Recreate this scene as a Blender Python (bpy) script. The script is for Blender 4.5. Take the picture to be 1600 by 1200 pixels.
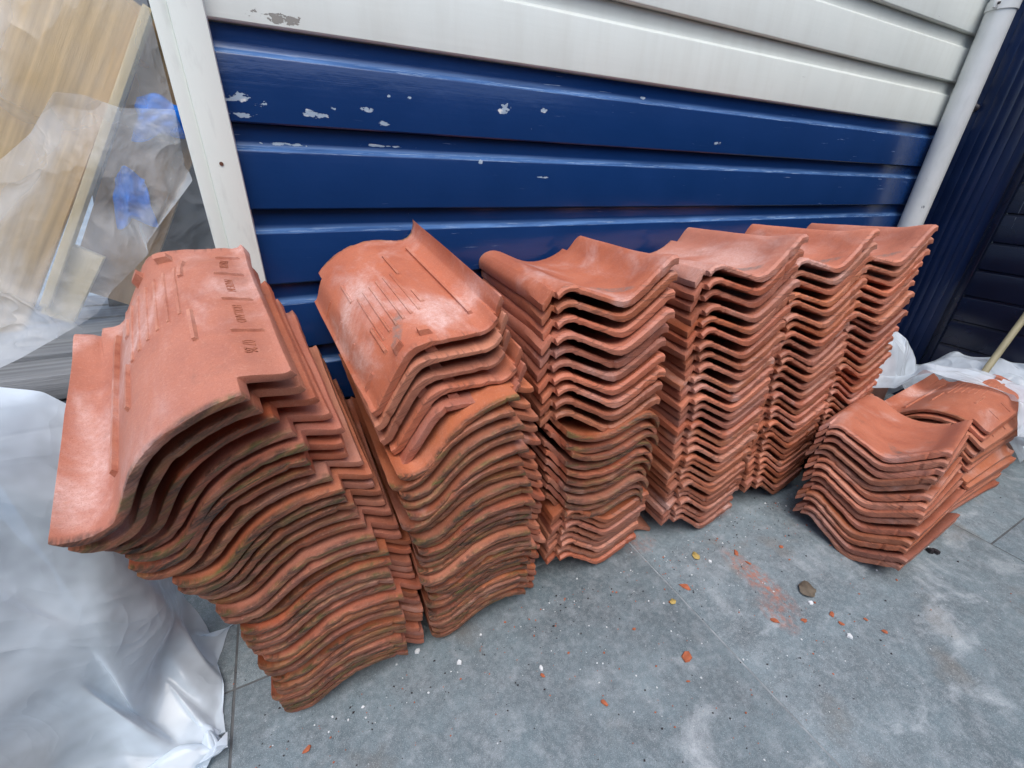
import bpy, bmesh, math, random
import numpy as np
from mathutils import Vector, Matrix, Euler, noise

for o in list(bpy.data.objects):
    bpy.data.objects.remove(o)
scene = bpy.context.scene
COL = scene.collection
R = math.radians

# ------------------------------------------------------------------ camera
cam = bpy.data.cameras.new('camera')
cam_o = bpy.data.objects.new('camera', cam)
COL.objects.link(cam_o)
CAMR = ((0.89221616, -0.17785463, 0.41511209),
        (-0.45050293, -0.41479743, 0.79056322),
        (0.03158211, -0.89236249, -0.45021301))
m = Matrix.Identity(4)
for i in range(3):
    m[i][0] = CAMR[i][0]; m[i][1] = -CAMR[i][1]; m[i][2] = -CAMR[i][2]
m[2][3] = 0.92
cam_o.matrix_world = m
cam.sensor_width = 36.0
cam.lens = 670.0 / 1600.0 * 36.0
cam.clip_start = 0.02
cam.clip_end = 500
scene.camera = cam_o

# ------------------------------------------------------------------ light
SUN_EL, SUN_AZ = 63.0, 200.0      # azimuth the light comes from, degrees clockwise from +Y
w = bpy.data.worlds.new('World')
scene.world = w
w.use_nodes = True
wn = w.node_tree
bg = wn.nodes['Background']
sky = wn.nodes.new('ShaderNodeTexSky')
sky.sky_type = 'NISHITA'
sky.sun_disc = False
sky.sun_elevation = R(SUN_EL)
sky.sun_rotation = R(SUN_AZ)
sky.air_density = 1.0
sky.dust_density = 2.0
sky.ozone_density = 1.0
wn.links.new(sky.outputs[0], bg.inputs[0])
bg.inputs[1].default_value = 0.15
sun = bpy.data.lights.new('sun', 'SUN')
sun.energy = 1.0
sun.angle = R(50)
sun.color = (1.0, 0.97, 0.93)
sun_o = bpy.data.objects.new('sun', sun)
COL.objects.link(sun_o)
az, el = R(SUN_AZ), R(SUN_EL)
d = Vector((math.sin(az) * math.cos(el), math.cos(az) * math.cos(el), math.sin(el)))
sun_o.rotation_euler = d.to_track_quat('Z', 'Y').to_euler()
scene.view_settings.view_transform = 'Standard'
scene.view_settings.look = 'None'
scene.view_settings.gamma = 1.0
scene.view_settings.exposure = 1.10
scene.view_settings.use_curve_mapping = False
scene.cycles.adaptive_threshold = 0.015
scene.cycles.use_denoising = True
scene.cycles.denoising_input_passes = 'RGB_ALBEDO_NORMAL'
scene.cycles.denoising_prefilter = 'ACCURATE'
scene.cycles.max_bounces = 7
scene.cycles.diffuse_bounces = 3
scene.cycles.glossy_bounces = 3
scene.cycles.transparent_max_bounces = 12

# ------------------------------------------------------------------ pixel helper (design coordinates, photo pixels 1600x1200)
def ray(px, py):
    c = (px - 800.0, py - 600.0, 670.0)
    return Vector([sum(CAMR[r][k] * c[k] for k in range(3)) for r in range(3)])
def on_ground(px, py, z=0.0):
    d = ray(px, py); t = (z - 0.92) / d.z
    return Vector((d.x * t, d.y * t, z))
def on_wall(px, py, y):
    d = ray(px, py); t = y / d.y
    return Vector((d.x * t, y, 0.92 + d.z * t))

# ------------------------------------------------------------------ object helpers
def tag(o, label=None, cat=None, group=None, kind=None):
    if label: o['label'] = label
    if cat: o['category'] = cat
    if group: o['group'] = group
    if kind: o['kind'] = kind
    elif cat: o['kind'] = 'thing'
    return o
def link(name, me, mat=None, parent=None):
    o = bpy.data.objects.new(name, me)
    COL.objects.link(o)
    if mat is not None and me is not None and not me.materials:
        me.materials.append(mat)
    if parent is not None:
        o.parent = parent
    return o
def empty(name, loc=(0, 0, 0)):
    o = bpy.data.objects.new(name, None); COL.objects.link(o); o.location = loc
    o.empty_display_size = 0.05
    return o
def mesh_from(verts, faces, name='mesh', smooth=None):
    me = bpy.data.meshes.new(name)
    me.from_pydata([tuple(v) for v in verts], [], [tuple(f) for f in faces])
    me.update()
    if smooth is not None:
        for p in me.polygons: p.use_smooth = True
        me.set_sharp_from_angle(angle=R(smooth))
    return me
def from_bm(bm, name='mesh', smooth=None):
    bmesh.ops.recalc_face_normals(bm, faces=bm.faces[:])
    me = bpy.data.meshes.new(name); bm.to_mesh(me); bm.free()
    if smooth is not None:
        for p in me.polygons: p.use_smooth = True
        me.set_sharp_from_angle(angle=R(smooth))
    return me
def box_bm(lo, hi, bev=0.0, seg=2):
    bm = bmesh.new()
    bmesh.ops.create_cube(bm, size=1.0)
    for v in bm.verts:
        v.co = Vector([lo[k] if v.co[k] < 0 else hi[k] for k in range(3)])
    if bev > 0:
        bmesh.ops.bevel(bm, geom=bm.edges[:], offset=bev, segments=seg, affect='EDGES', profile=0.5)
    return bm
def extrude_profile(pts, x0, x1, nx=1, axis='X'):
    """closed (y,z) outline swept along x"""
    n = len(pts); verts = []; faces = []
    for i in range(nx + 1):
        x = x0 + (x1 - x0) * i / nx
        for (y, z) in pts: verts.append((x, y, z))
    for i in range(nx):
        for k in range(n):
            a = i * n + k; b = i * n + (k + 1) % n
            faces.append((a, b, b + n, a + n))
    faces.append(tuple(range(n - 1, -1, -1)))
    faces.append(tuple(nx * n + k for k in range(n)))
    return verts, faces
def tube(path, r, seg=16, cap=True):
    verts = []; faces = []
    n = len(path); pts = [Vector(p) for p in path]
    for i, p in enumerate(pts):
        t = (pts[min(i + 1, n - 1)] - pts[max(i - 1, 0)]).normalized()
        u = t.cross(Vector((0.31, 0.9, 0.2))).normalized(); v = t.cross(u)
        rr = r[i] if isinstance(r, (list, tuple)) else r
        for k in range(seg):
            a = 2 * math.pi * k / seg
            verts.append(p + u * math.cos(a) * rr + v * math.sin(a) * rr)
    for i in range(n - 1):
        for k in range(seg):
            a = i * seg + k; b = i * seg + (k + 1) % seg
            faces.append((a, b, b + seg, a + seg))
    if cap:
        faces.append(tuple(range(seg - 1, -1, -1)))
        faces.append(tuple((n - 1) * seg + k for k in range(seg)))
    return verts, faces

# ------------------------------------------------------------------ material helpers
class NT:
    def __init__(self, name):
        self.mat = bpy.data.materials.new(name); self.mat.use_nodes = True
        self.t = self.mat.node_tree
        self.bsdf = self.t.nodes['Principled BSDF']
        self.out = self.t.nodes['Material Output']
    def n(self, typ, **kw):
        nd = self.t.nodes.new(typ)
        for k, v in kw.items(): setattr(nd, k, v)
        return nd
    def l(self, a, b): self.t.links.new(a, b)
    def set(self, sock, v):
        if hasattr(v, 'is_output'): self.l(v, sock)
        else: sock.default_value = v
    def obj(self):
        return self.n('ShaderNodeTexCoord').outputs['Object']
    def pos(self):
        return self.n('ShaderNodeNewGeometry').outputs['Position']
    def mapping(self, v, scale=(1, 1, 1), loc=(0, 0, 0), rot=(0, 0, 0)):
        m = self.n('ShaderNodeMapping'); self.l(v, m.inputs[0])
        m.inputs['Scale'].default_value = scale; m.inputs['Location'].default_value = loc; m.inputs['Rotation'].default_value = rot
        return m.outputs[0]
    def noise(self, v, scale, detail=4, rough=0.55, dist=0.0):
        nd = self.n('ShaderNodeTexNoise'); self.l(v, nd.inputs['Vector'])
        nd.inputs['Scale'].default_value = scale; nd.inputs['Detail'].default_value = detail
        nd.inputs['Roughness'].default_value = rough; nd.inputs['Distortion'].default_value = dist
        return nd.outputs['Fac']
    def voro(self, v, scale, feature='F1', rnd=1.0, out='Distance'):
        nd = self.n('ShaderNodeTexVoronoi', feature=feature); self.l(v, nd.inputs['Vector'])
        nd.inputs['Scale'].default_value = scale; nd.inputs['Randomness'].default_value = rnd
        return nd.outputs[out]
    def mr(self, v, a, b, c=0.0, d=1.0, smooth=False):
        nd = self.n('ShaderNodeMapRange', interpolation_type='SMOOTHSTEP' if smooth else 'LINEAR')
        self.l(v, nd.inputs[0])
        for k, x in zip((1, 2, 3, 4), (a, b, c, d)): nd.inputs[k].default_value = x
        return nd.outputs[0]
    def math(self, op, a, b=0.0, c=0.0):
        nd = self.n('ShaderNodeMath', operation=op)
        self.set(nd.inputs[0], a); self.set(nd.inputs[1], b)
        if op in ('MULTIPLY_ADD',): self.set(nd.inputs[2], c)
        return nd.outputs[0]
    def mix(self, fac, a, b, mode='MIX'):
        nd = self.n('ShaderNodeMix', data_type='RGBA', blend_type=mode)
        self.set(nd.inputs[0], fac)
        for s, v in ((nd.inputs[6], a), (nd.inputs[7], b)):
            if hasattr(v, 'is_output'): self.l(v, s)
            else: s.default_value = (v[0], v[1], v[2], 1)
        return nd.outputs[2]
    def sep(self, v):
        nd = self.n('ShaderNodeSeparateXYZ'); self.l(v, nd.inputs[0]); return nd.outputs
    def bump(self, h, strength=0.3, dist=0.002, prev=None):
        nd = self.n('ShaderNodeBump'); self.l(h, nd.inputs['Height'])
        nd.inputs['Strength'].default_value = strength; nd.inputs['Distance'].default_value = dist
        if prev is not None: self.l(prev, nd.inputs['Normal'])
        return nd.outputs[0]
    def fin(self, col=None, rough=None, nrm=None, spec=None, **kw):
        b = self.bsdf
        if col is not None: self.set(b.inputs['Base Color'], col if hasattr(col, 'is_output') else (*col, 1))
        if rough is not None: self.set(b.inputs['Roughness'], rough)
        if nrm is not None: self.l(nrm, b.inputs['Normal'])
        if spec is not None: b.inputs['Specular IOR Level'].default_value = spec
        for k, v in kw.items(): self.set(b.inputs[k], v)
        return self.mat

W, L, TH = 0.264, 0.395, 0.0108
HW = W / 2

def mat_tile():
    t = NT('terracotta')
    oi = t.n('ShaderNodeObjectInfo')
    rnd = oi.outputs['Alpha']               # one random number per tile, shared by its parts
    pc = t.sep(oi.outputs['Color'])          # x tone, y weathering, z efflorescence (per tile)
    ob = t.obj()
    off = t.n('ShaderNodeCombineXYZ')
    t.l(t.math('MULTIPLY', rnd, 37.0), off.inputs[0]); t.l(t.math('MULTIPLY', rnd, 91.0), off.inputs[1]); t.l(t.math('MULTIPLY', rnd, 17.0), off.inputs[2])
    va = t.n('ShaderNodeVectorMath', operation='ADD'); t.l(ob, va.inputs[0]); t.l(off.outputs[0], va.inputs[1])
    v = va.outputs[0]
    n1 = t.noise(v, 9, 5, 0.6)
    n2 = t.noise(v, 60, 4, 0.6)
    n3 = t.noise(v, 420, 3, 0.6)
    base = t.mix(t.mr(n1, 0.3, 0.7), (0.36, 0.098, 0.048), (0.49, 0.165, 0.090))
    base = t.mix(t.mr(n2, 0.35, 0.75, 0, 0.45), base, (0.53, 0.150, 0.060))
    # tone per tile
    hsv = t.n('ShaderNodeHueSaturation'); t.l(base, hsv.inputs['Color'])
    t.l(t.mr(rnd, 0, 1, 0.497, 0.505), hsv.inputs['Hue'])
    t.l(t.math('MULTIPLY', t.mr(t.math('FRACT', t.math('MULTIPLY', rnd, 7.3)), 0, 1, 0.72, 1.14), pc[0]), hsv.inputs['Value'])
    t.l(t.mr(t.math('FRACT', t.math('MULTIPLY', rnd, 13.7)), 0, 1, 0.90, 1.04), hsv.inputs['Saturation'])
    base = hsv.outputs[0]
    # pale lime bloom
    e1 = t.noise(t.mapping(v, (1, 0.6, 1), (3, 1, 4)), 8, 5, 0.6, 0.6)
    e2 = t.noise(v, 150, 3, 0.7)
    ef = t.math('MULTIPLY', t.mr(e1, 0.48, 0.72, 0, 1, True), t.mr(e2, 0.25, 0.7, 0.35, 1))
    ef = t.math('MULTIPLY', ef, pc[2])
    base = t.mix(ef, base, (0.66, 0.45, 0.40))
    # weathering on the tail end (object +y end)
    oc = t.sep(ob)
    tail = t.mr(oc[1], L / 2 - 0.011, L / 2 - 0.0015, 0, 1, True)
    s1 = t.noise(t.mapping(v, (0.8, 1, 6), (7, 2, 0)), 14, 5, 0.65)
    s2 = t.noise(t.mapping(v, (0.45, 1, 4), (1, 8, 3)), 60, 5, 0.65)
    wmask = t.math('MULTIPLY', tail, t.math('MULTIPLY', t.mr(s1, 0.30, 0.55), t.mr(s2, 0.25, 0.55)))
    wmask = t.math('MULTIPLY', wmask, pc[1])
    mossc = t.mix(t.mr(t.noise(t.mapping(v, (0.5, 1, 3)), 26, 3), 0.43, 0.64), (0.032, 0.025, 0.018), (0.115, 0.110, 0.030))
    base = t.mix(wmask, base, mossc)
    # grey drip mark in the pan near the head
    ua = t.math('DIVIDE', t.math('SUBTRACT', t.math('ADD', t.math('MULTIPLY', oc[0], 0.75), t.math('MULTIPLY', oc[1], 0.35)), 0.030 * .75 + (0.062 - L / 2) * .35), 0.0075)
    ub = t.math('DIVIDE', t.math('SUBTRACT', oc[1], 0.062 - L / 2), 0.042)
    dm = t.math('ADD', t.math('MULTIPLY', ua, ua), t.math('MULTIPLY', ub, ub))
    drip = t.math('MULTIPLY', t.mr(dm, 0.5, 1.3, 1, 0), t.mr(t.noise(v, 90, 4), 0.35, 0.6))
    base = t.mix(t.math('MULTIPLY', drip, t.mr(t.math('FRACT', t.math('MULTIPLY', rnd, 3.9)), 0.35, 0.5, 0, 0.75)), base, (0.16, 0.145, 0.13))
    # dark smudges anywhere
    sm = t.mr(t.noise(t.mapping(v, (1.4, 0.8, 1), (5, 5, 5)), 13, 6, 0.7), 0.60, 0.74, 0, 0.4)
    base = t.mix(sm, base, (0.17, 0.09, 0.065))
    # fired-clay grain
    gr = t.noise(v, 900, 2, 0.5); gr2 = t.noise(v, 260, 3, 0.6)
    base = t.mix(t.mr(gr, 0.52, 0.70, 0, 0.45), base, (0.24, 0.07, 0.04))
    base = t.mix(t.mr(gr2, 0.54, 0.74, 0, 0.25), base, (0.62, 0.33, 0.22))
    # pits
    pit = t.mr(t.voro(v, 170), 0.0, 0.12, 0.75, 0.0)
    base = t.mix(t.math('MULTIPLY', pit, t.mr(n2, 0.45, 0.6)), base, (0.13, 0.05, 0.03))
    # relief: grain, pits and clay laminations on the ends
    lam = t.noise(t.mapping(v, (9, 9, 330)), 1.0, 2, 0.5)
    endm = t.math('MAXIMUM', tail, t.mr(oc[1], -L / 2 + 0.004, -L / 2 + 0.014, 1, 0))
    # clay seams on the end faces, pale worn arrises
    base = t.mix(t.math('MULTIPLY', endm, t.mr(lam, 0.54, 0.66, 0, 0.55)), base, (0.12, 0.05, 0.032))
    geo = t.n('ShaderNodeNewGeometry')
    base = t.mix(t.math('MULTIPLY', t.mr(geo.outputs['Pointiness'], 0.54, 0.62), t.mr(n2, 0.35, 0.6, 0.05, 0.4)), base, (0.60, 0.30, 0.20))
    hgt = t.math('ADD', t.math('MULTIPLY', t.math('MULTIPLY', lam, endm), 0.0009), t.math('MULTIPLY', n2, 0.0007))
    hgt = t.math('ADD', hgt, t.math('MULTIPLY', n3, 0.0003))
    hgt = t.math('SUBTRACT', hgt, t.math('MULTIPLY', pit, 0.0005))
    b4 = t.bump(hgt, 0.9, 1.0)
    return t.fin(base, t.mr(n1, 0.3, 0.7, 0.50, 0.68), b4, 0.5)
M_TILE = mat_tile()

def blob(t, p, cx, cz, rx, rz, nz, edge=0.55):
    """mask of one flake patch on a wall at world (x, z)"""
    s = t.sep(p)
    dx = t.math('DIVIDE', t.math('SUBTRACT', s[0], cx), rx)
    dz = t.math('DIVIDE', t.math('SUBTRACT', s[2], cz), rz)
    r2 = t.math('ADD', t.math('MULTIPLY', dx, dx), t.math('MULTIPLY', dz, dz))
    return t.math('GREATER_THAN', t.math('SUBTRACT', t.math('ADD', nz, 0.0), t.math('MULTIPLY', r2, 0.16)), edge)

def mat_board(kind):
    t = NT('paint_' + kind)
    p = t.pos()
    ob = t.obj()
    grain = t.noise(t.mapping(p, (3, 3, 120)), 1.0, 4, 0.6)
    big = t.noise(p, 4, 4, 0.6)
    fine = t.noise(p, 300, 2)
    nz = t.noise(t.mapping(p, (0.7, 1, 1.3)), 75, 6, 0.62)
    oz = t.sep(ob)[2]                        # height on the board: face 0-0.097, bevel to 0.115
    bev = t.math('MULTIPLY', t.mr(oz, 0.0965, 0.0975), t.mr(oz, 0.101, 0.108, 1, 0))
    if kind == 'blue':
        base = t.mix(t.mr(big, 0.3, 0.7), (0.005, 0.028, 0.108), (0.007, 0.034, 0.128))
        under = t.mix(t.mr(nz, 0.6, 0.7), (0.28, 0.36, 0.44), (0.62, 0.62, 0.60))
        spots = [(360, 150, 0.040, 0.010), (385, 180, 0.030, 0.006), (492, 178, 0.028, 0.009), (520, 170, .016, .006),
                 (575, 170, 0.020, 0.007), (600, 194, 0.020, 0.008), (410, 160, 0.02, 0.012), (345, 176, .02, .008),
                 (1120, 225, 0.022, 0.007), (1086, 220, 0.016, 0.003), (750, 255, 0.008, 0.008), (845, 277, 0.03, 0.003),
                 (790, 170, 0.02, 0.014), (850, 172, 0.012, 0.006), (380, 148, .03, .012), (450, 225, .06, .004), (600, 228, .07, .003),
                 (640, 152, .006, .004), (608, 150, .004, .003), (1010, 152, .012, .004)]
        mask = None
        for (px, py, rx, rz) in spots:
            q = on_wall(px, py, 0.98)
            b = blob(t, p, q.x, q.z, rx * .8, rz * .8, nz, 0.44)
            mask = b if mask is None else t.math('MAXIMUM', mask, b)
        bevel_glint = t.math('MULTIPLY', t.math('MULTIPLY', t.mr(oz, 0.0965, 0.099), t.mr(oz, 0.106, 0.113, 1, 0)), t.mr(t.noise(t.mapping(p, (5, 5, 90)), 1.0, 4), 0.35, 0.65, 0.3, 0.9))  # sky highlight along the bevel, painted as a lighter blue band
        base = t.mix(bevel_glint, base, (0.10, 0.21, 0.43))
        scr = t.mr(t.noise(t.mapping(p, (9, 9, 190)), 1.0, 5, 0.65), 0.665, 0.70)
        scr = t.math('MULTIPLY', scr, t.mr(t.noise(p, 6, 3), 0.5, 0.62))
        worn_glint = t.math('MULTIPLY', bev, t.mr(t.noise(t.mapping(p, (11, 11, 420)), 1.0, 6, 0.7), 0.54, 0.64, 0.0, 0.7))  # real edge wear, also carrying the painted whitish glints of the bevel
        spk = t.mr(t.voro(p, 34), 0.018, 0.03, 0.8, 0.0)
        spk = t.math('MULTIPLY', spk, t.mr(t.noise(p, 3, 2), 0.5, 0.6))
        mk = t.math('MAXIMUM', t.math('MAXIMUM', mask, t.math('MULTIPLY', scr, 0.5)), t.math('MAXIMUM', worn_glint, spk))
        base = t.mix(mk, base, t.mix(mask, (0.30, 0.40, 0.52), under))
        rough = t.mix(mk, t.mix(t.mr(big, 0.3, 0.7), (0.14,) * 3, (0.22,) * 3), (0.7,) * 3)
        hg = t.math('ADD', t.math('MULTIPLY', grain, 0.00025), t.math('MULTIPLY', t.noise(t.mapping(p, (1, 1, 2)), 26, 3), 0.0004))
        hg = t.math('SUBTRACT', hg, t.math('MULTIPLY', mask, 0.0005))
        return t.fin(base, rough, t.bump(hg, 1.0, 1.0), 0.5)
    base = t.mix(t.mr(big, 0.3, 0.7), (0.60, 0.635, 0.585), (0.66, 0.69, 0.635))
    q = on_wall(440, 28, 0.98)
    mask = blob(t, p, q.x, q.z, 0.04, 0.008, nz, 0.42)
    q = on_wall(405, 20, 0.98)
    mask = t.math('MAXIMUM', mask, blob(t, p, q.x, q.z, 0.04, 0.007, nz, 0.5))
    scr = t.mr(t.noise(t.mapping(p, (14, 14, 150)), 1.0, 5, 0.65), 0.735, 0.75)
    spk = t.mr(t.voro(p, 16), 0.012, 0.02, 0.8, 0.0)
    dirt = t.noise(t.mapping(p, (20, 20, 2.5)), 1.0, 4, 0.6)
    base = t.mix(t.mr(dirt, 0.45, 0.8, 0, 0.22), base, (0.42, 0.41, 0.34))
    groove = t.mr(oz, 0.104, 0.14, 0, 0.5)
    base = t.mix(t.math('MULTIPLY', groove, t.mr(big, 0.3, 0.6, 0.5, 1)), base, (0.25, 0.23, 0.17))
    mk = t.math('MAXIMUM', mask, t.math('MULTIPLY', t.math('MAXIMUM', scr, spk), 0.6))
    base = t.mix(mk, base, (0.26, 0.25, 0.22))
    hg = t.math('ADD', t.math('MULTIPLY', grain, 0.00025), t.math('MULTIPLY', fine, 0.00006))
    hg = t.math('SUBTRACT', hg, t.math('MULTIPLY', mask, 0.0005))
    return t.fin(base, 0.42, t.bump(hg, 1.0, 1.0), 0.4)
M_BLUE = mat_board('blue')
M_WHITE = mat_board('white')

def mat_navy():
    t = NT('navy_gloss')
    p = t.pos()
    big = t.noise(p, 3, 3)
    base = t.mix(t.mr(big, 0.3, 0.7), (0.004, 0.006, 0.016), (0.005, 0.010, 0.030))
    scr = t.mr(t.noise(t.mapping(p, (60, 60, 3)), 1.0, 5, 0.6), 0.70, 0.74)
    spk = t.math('MULTIPLY', t.mr(t.voro(t.mapping(p, (1, 1, 0.4)), 40), 0.03, 0.05, 0.8, 0.0), t.mr(t.noise(p, 5, 2), 0.52, 0.6))
    base = t.mix(t.math('MAXIMUM', t.math('MULTIPLY', scr, 0.25), t.math('MULTIPLY', spk, 0.4)), base, (0.4, 0.46, 0.52))
    bm = t.bump(t.noise(t.mapping(p, (12, 12, 3)), 1.0, 3), 0.08, 0.004)
    return t.fin(base, 0.24, bm, 0.4)
M_NAVY = mat_navy()

def mat_plain(name, col, rough=0.5, var=0.25, scale=12, bump=0.15, stretch=(1, 1, 1), spec=0.4, **kw):
    t = NT(name); v = t.mapping(t.obj(), stretch)
    n1 = t.noise(v, scale, 5, 0.6); n2 = t.noise(v, scale * 8, 3, 0.6)
    c2 = tuple(c * (1 - var) for c in col); c1 = tuple(min(1, c * (1 + var * 0.5)) for c in col)
    base = t.mix(t.mr(n1, 0.3, 0.7), c2, c1)
    base = t.mix(t.mr(n2, 0.55, 0.8, 0, 0.4), base, tuple(c * 0.6 for c in col))
    return t.fin(base, rough, t.bump(n2, bump, 0.002), spec, **kw)
M_STRIP = mat_plain('strip_blue', (0.008, 0.019, 0.062), 0.22, 0.3, 4, 0.02, spec=0.4)
M_POST = mat_plain('post_paint', (0.82, 0.86, 0.78), 0.4, 0.06, 6, 0.05, (1, 1, 0.3))
M_RUST = mat_plain('rust', (0.12, 0.05, 0.03), 0.8)
M_DARK = mat_plain('dark_iron', (0.03, 0.025, 0.028), 0.5)
M_WOOD_NEW = mat_plain('pale_timber', (0.74, 0.52, 0.26), 0.6, 0.30, 1.6, 0.2, (60, 60, 2))
M_WOOD_TAN = mat_plain('tan_timber', (0.42, 0.27, 0.14), 0.65, 0.3, 1.2, 0.2, (30, 30, 2))
M_WOOD_EDGE = mat_plain('cut_timber_edge', (0.80, 0.64, 0.36), 0.6, 0.2, 1.2, 0.2, (30, 30, 2))
M_WOOD_GREY = mat_plain('weathered_timber', (0.21, 0.22, 0.225), 0.8, 0.45, 1.0, 0.6, (2.5, 60, 60))
M_BLUECLOTH = mat_plain('blue_tarpaulin', (0.004, 0.20, 0.78), 0.5, 0.25, 5, 0.02)
M_FOLD_SHADOW = mat_plain('fold_shadow_grey', (0.07, 0.075, 0.085), 0.6, 0.3, 6)  # dark grey standing in for the shadow in a sheet fold
M_BAMBOO = mat_plain('pole_wood', (0.30, 0.27, 0.17), 0.6, 0.3, 8)
M_LEAF = mat_plain('dry_leaf', (0.16, 0.13, 0.095), 0.8, 0.4, 60)
M_YELLOW = mat_plain('yellow_leaf', (0.52, 0.38, 0.12), 0.7, 0.3, 60)
M_CHIP = mat_plain('white_chip', (0.72, 0.75, 0.76), 0.8, 0.2, 40)
M_SHARD = mat_plain('clay_shard', (0.44, 0.13, 0.06), 0.85, 0.35, 60)
M_LETTER = mat_plain('stamp_shade_clay', (0.36, 0.125, 0.07), 0.85, 0.2, 60)  # darker clay: the shadow inside the stamped letters, put into their colour

def mat_pipe():
    t = NT('pipe_grey'); p = t.pos()
    n = t.noise(p, 12, 5, 0.6)
    base = t.mix(t.mr(n, 0.3, 0.7), (0.55, 0.57, 0.55), (0.63, 0.64, 0.62))
    base = t.mix(t.mr(t.noise(t.mapping(p, (30, 30, 5)), 1, 5, 0.65), 0.55, 0.8, 0, 0.35), base, (0.34, 0.35, 0.35))
    z = t.sep(p)[2]
    low = t.mr(z, 0.95, 0.78, 0, 1)
    ch = t.math('MULTIPLY', t.math('GREATER_THAN', t.noise(t.mapping(p, (1, 1, 0.5)), 38, 4, 0.6), 0.655), low)
    base = t.mix(ch, base, (0.02, 0.025, 0.04))
    return t.fin(base, 0.38, t.bump(n, 0.05, 0.003), 0.5)
M_PIPE = mat_pipe()

def mat_concrete():
    t = NT('concrete'); p = t.pos()
    n1 = t.noise(p, 2.3, 5, 0.6, 0.3); n2 = t.noise(p, 11, 6, 0.65); n3 = t.noise(p, 90, 4, 0.6); n4 = t.noise(p, 500, 2)
    base = t.mix(t.mr(n1, 0.3, 0.7), (0.115, 0.158, 0.176), (0.225, 0.288, 0.312))
    base = t.mix(t.mr(n2, 0.35, 0.70, 0, 0.75), base, (0.105, 0.122, 0.132))
    base = t.mix(t.mr(t.noise(t.mapping(p, (1, 1, 1), (5, 5, 0)), 26, 6, 0.7), 0.50, 0.72, 0, 0.55), base, (0.36, 0.40, 0.42))
    base = t.mix(t.mr(n3, 0.45, 0.8, 0, 0.45), base, (0.36, 0.40, 0.42))
    # lime dust smears (more towards the open side of the yard)
    s = t.sep(p)
    opn = t.mr(s[1], 0.62, 0.15)
    d1 = t.math('MULTIPLY', t.mr(t.noise(t.mapping(p, (1, 1.6, 1), (2, 7, 0), (0, 0, 0.6)), 5.0, 7, 0.68, 0.5), 0.55, 0.74), opn)
    base = t.mix(t.math('MULTIPLY', d1, 0.8), base, (0.55, 0.59, 0.61))
    d2 = t.mr(t.noise(t.mapping(p, (1, 3, 1), (0, 0, 0), (0, 0, -0.7)), 18, 6, 0.7), 0.66, 0.75, 0, 0.7)
    base = t.mix(t.math('MULTIPLY', d2, opn), base, (0.6, 0.63, 0.64))
    # warm stains
    st = t.mr(t.noise(t.mapping(p, (1, 1, 1), (9, 4, 0)), 5.5, 4, 0.6), 0.60, 0.74, 0, 0.5)
    base = t.mix(st, base, (0.17, 0.145, 0.115))
    # splashes
    gsp = t.noise(p, 700, 2, 0.5)
    base = t.mix(t.mr(gsp, 0.56, 0.70, 0, 0.5), base, (0.07, 0.08, 0.085))
    base = t.mix(t.mr(gsp, 0.42, 0.30, 0, 0.5), base, (0.48, 0.53, 0.55))
    sp = t.mr(t.voro(t.mapping(p, (1, 1.5, 1), (0, 0, 0), (0, 0, .7)), 40), 0.04, 0.10, 1, 0)
    sp = t.math('MULTIPLY', sp, t.mr(t.noise(p, 130, 4, 0.7), 0.45, 0.55))
    sp = t.math('MULTIPLY', sp, t.mr(t.noise(t.mapping(p, (1, 1, 1), (8, 3, 0)), 7, 3), 0.46, 0.60))
    base = t.mix(t.math('MULTIPLY', sp, 0.85), base, (0.66, 0.69, 0.70))
    sp2 = t.mr(t.voro(t.mapping(p, (1, 1, 1), (4.3, 1.7, 0)), 95), 0.03, 0.07, 1, 0)
    base = t.mix(t.math('MULTIPLY', sp2, t.mr(n1, 0.4, 0.6, 0.1, 0.7)), base, (0.58, 0.61, 0.63))
    dk = t.mr(t.voro(t.mapping(p, (1, 1, 1), (1.3, 3.7, 0)), 60), 0.02, 0.06, 0.8, 0)
    base = t.mix(t.math('MULTIPLY', dk, t.mr(n2, 0.5, 0.6)), base, (0.07, 0.07, 0.075))
    # brick dust trodden in
    for (px, py, rx, ry, a) in ((1185, 905, 0.035, 0.10, 0.9), (1215, 960, .03, .05, .6), (1000, 850, .05, .03, .4), (1110, 800, .07, .03, .5)):
        q = on_ground(px, py)
        dx = t.math('DIVIDE', t.math('SUBTRACT', s[0], q.x), rx); dy = t.math('DIVIDE', t.math('SUBTRACT', s[1], q.y), ry)
        r2 = t.math('ADD', t.math('MULTIPLY', dx, dx), t.math('MULTIPLY', dy, dy))
        mk = t.math('MULTIPLY', t.mr(r2, 0.0, 1.6, 1, 0, True), t.mr(t.noise(t.mapping(p, (1.5, 1, 1)), 55, 5, 0.7), 0.42, 0.68))
        base = t.mix(t.math('MULTIPLY', mk, a), base, (0.42, 0.12, 0.05))
    hg = t.math('ADD', t.math('MULTIPLY', n3, 0.0011), t.math('MULTIPLY', n4, 0.0004))
    hg = t.math('ADD', hg, t.math('MULTIPLY', t.mr(t.voro(p, 120), 0.0, 0.15, -1, 0), 0.0004))
    b = t.bump(hg, 0.8, 1.0)
    return t.fin(base, t.mr(n2, 0.3, 0.7, 0.5, 0.72), b, 0.4)
M_CONC = mat_concrete()
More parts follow.
